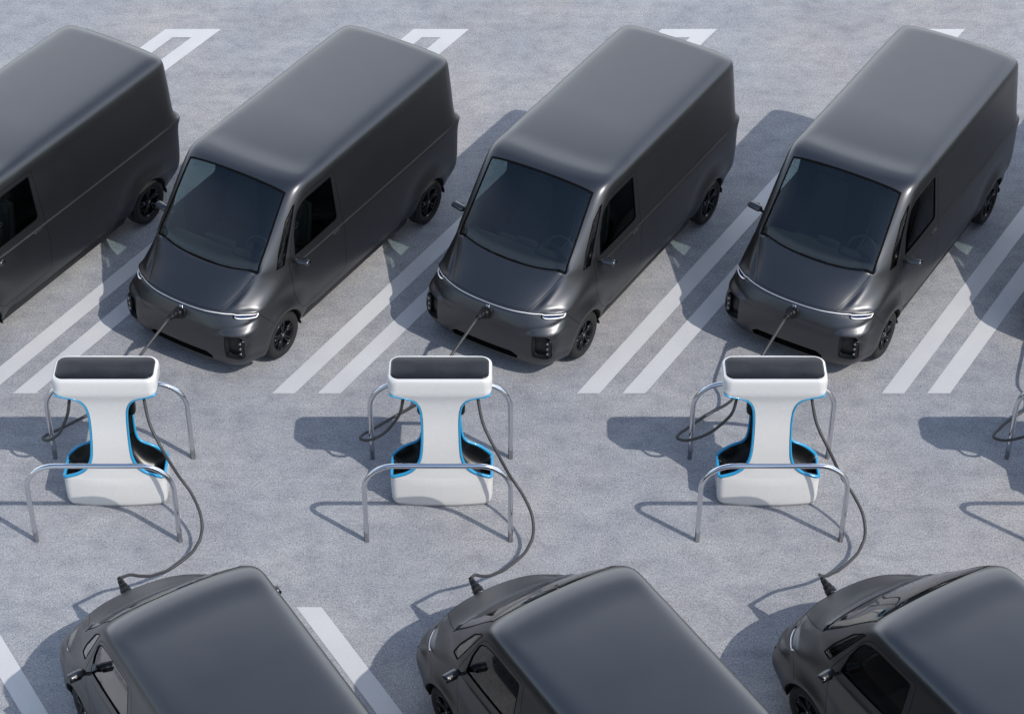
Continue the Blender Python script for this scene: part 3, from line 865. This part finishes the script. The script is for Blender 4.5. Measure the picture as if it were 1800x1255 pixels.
NEARC = [(-0.40, 19.80, 1.50), (-0.330, 19.60, 1.23), (-0.175, 19.410, 0.970), (-0.033, 19.339, 0.680), (0.039, 19.304, 0.570), (0.122, 19.221, 0.480), (0.218, 19.054, 0.360), (0.248, 18.917, 0.260), (0.235, 18.792, 0.200), (0.205, 18.722, 0.170), (0.124, 18.575, 0.140), (-0.078, 18.367, 0.120), (-0.193, 18.246, 0.170), (-0.262, 18.121, 0.260), (-0.349, 17.963, 0.420), (-0.402, 17.823, 0.580), (-0.418, 17.676, 0.720)]
for k in (-1, 0, 1, 2):
    who = {-1: 'the leftmost charging post', 0: 'the middle charging post', 1: 'the right-hand charging post', 2: 'the charging post past the right edge'}[k]
    cable(k, 'far', 'dark cable looping behind '+who+' to its farther van')
    if k < 2: cable(k, 'near', 'dark cable lying in front of '+who+' to its nearer van')

# ------------------------------------------------------------------ ground and paint
bm = bmesh.new()
for x0, y0, x1, y1 in [(-150, -40, 150, 300)]:
    vs = [bm.verts.new((x, y, 0)) for x, y in ((x0, y0), (x1, y0), (x1, y1), (x0, y1))]; bm.faces.new(vs)
tag(obj('ground', bm, M['ground'], smooth=False), 'pale grey speckled concrete of the parking area', 'ground', kind='structure')
MID_D = 19.719; SL = 5.2843/8.5262             # sideways run of the stripes per metre
def marking(k, mirror):
    bm = bmesh.new(); y0, y1, yb = 21.553, 30.079, 29.838
    def q(pts):
        vs = []
        for x, y in pts:
            X = x+PITCH*k+(y-y0)*SL; Y = 2*MID_D-y if mirror else y
            vs.append(bm.verts.new((X, Y, .004)))
        bm.faces.new(vs[::-1] if mirror else vs)
    a, b, c, d = -2.991, -2.711, -2.424, -2.140
    q([(a, y0), (b, y0), (b, yb), (a, yb)]); q([(c, y0), (d, y0), (d, yb), (c, yb)]); q([(a, yb), (d, yb), (d, y1), (a, y1)])
    bmesh.ops.remove_doubles(bm, verts=bm.verts[:], dist=1e-4)
    tag(obj('bay_marking', bm, M['line'], smooth=False), kind='structure')
for k in range(-3, 5): marking(k, False)
for k in range(-2, 4): marking(k, True)

# ------------------------------------------------------------------ sun and sky
SUN = Vector((.715, -.535, 1.0)).normalized()
sl = bpy.data.lights.new('sun', 'SUN'); sl.energy = 3.35; sl.angle = R(.5); sl.color = (1, .955, .89)
so = bpy.data.objects.new('sun', sl); C.objects.link(so); so.rotation_euler = SUN.to_track_quat('Z', 'Y').to_euler(); so.location = SUN*60
world = bpy.data.worlds.new('World'); scene.world = world; world.use_nodes = True
nt = world.node_tree; bg = nt.nodes['Background']
sky = nt.nodes.new('ShaderNodeTexSky'); sky.sky_type = 'NISHITA'; sky.sun_disc = False
sky.sun_elevation = math.asin(SUN.z); sky.sun_rotation = math.atan2(SUN.x, SUN.y)
sky.air_density = 1.3; sky.dust_density = 1.2; sky.ozone_density = 2.6
bg.inputs['Strength'].default_value = .148
tc = nt.nodes.new('ShaderNodeTexCoord'); sx = nt.nodes.new('ShaderNodeSeparateXYZ'); nt.links.new(tc.outputs['Generated'], sx.inputs[0])
cl = nt.nodes.new('ShaderNodeTexNoise'); cl.inputs['Scale'].default_value = 2.2; cl.inputs['Detail'].default_value = 5
nt.links.new(tc.outputs['Generated'], cl.inputs['Vector'])
ad = nt.nodes.new('ShaderNodeMath'); ad.operation = 'MULTIPLY_ADD'; ad.inputs[1].default_value = .06; nt.links.new(cl.outputs['Fac'], ad.inputs[0]); nt.links.new(sx.outputs['Z'], ad.inputs[2])
band = nt.nodes.new('ShaderNodeValToRGB'); e = band.color_ramp.elements          # thin bright cloud low in the sky, clear above
e[0].position, e[0].color = .0, (13., 13.1, 13.4, 1); e[1].position, e[1].color = .77, (0, 0, 0, 1)
for p, c in ((.56, (12.5, 12.5, 12.7, 1)), (.64, (5.2, 5.3, 5.7, 1)), (.71, (.35, .4, .55, 1))):
    k = e.new(p); k.color = c
nt.links.new(ad.outputs[0], band.inputs[0])
mr = nt.nodes.new('ShaderNodeMapRange'); mr.interpolation_type = 'SMOOTHSTEP'; nt.links.new(sx.outputs['Y'], mr.inputs['Value'])
for nm, v in (('From Min', .25), ('From Max', .82), ('To Min', .10), ('To Max', 1.15)): mr.inputs[nm].default_value = v
mx = nt.nodes.new('ShaderNodeMix'); mx.data_type = 'RGBA'; mx.blend_type = 'ADD'; nt.links.new(mr.outputs[0], mx.inputs[0])
nt.links.new(sky.outputs[0], mx.inputs[6]); nt.links.new(band.outputs[0], mx.inputs[7]); nt.links.new(mx.outputs[2], bg.inputs[0])

# ------------------------------------------------------------------ camera
cam = bpy.data.cameras.new('camera'); co = bpy.data.objects.new('camera', cam); C.objects.link(co)
cam.sensor_fit = 'HORIZONTAL'; cam.sensor_width = 36.; cam.lens = 4017.1/1800*36
co.location = (0, 0, 18.6404); co.rotation_euler = (R(90-39.94), 0, 0)
cam.clip_end = 1000; cam.clip_start = .5
scene.camera = co
scene.view_settings.view_transform = 'Standard'; scene.view_settings.look = 'None'
scene.view_settings.exposure = 0; scene.view_settings.gamma = 1
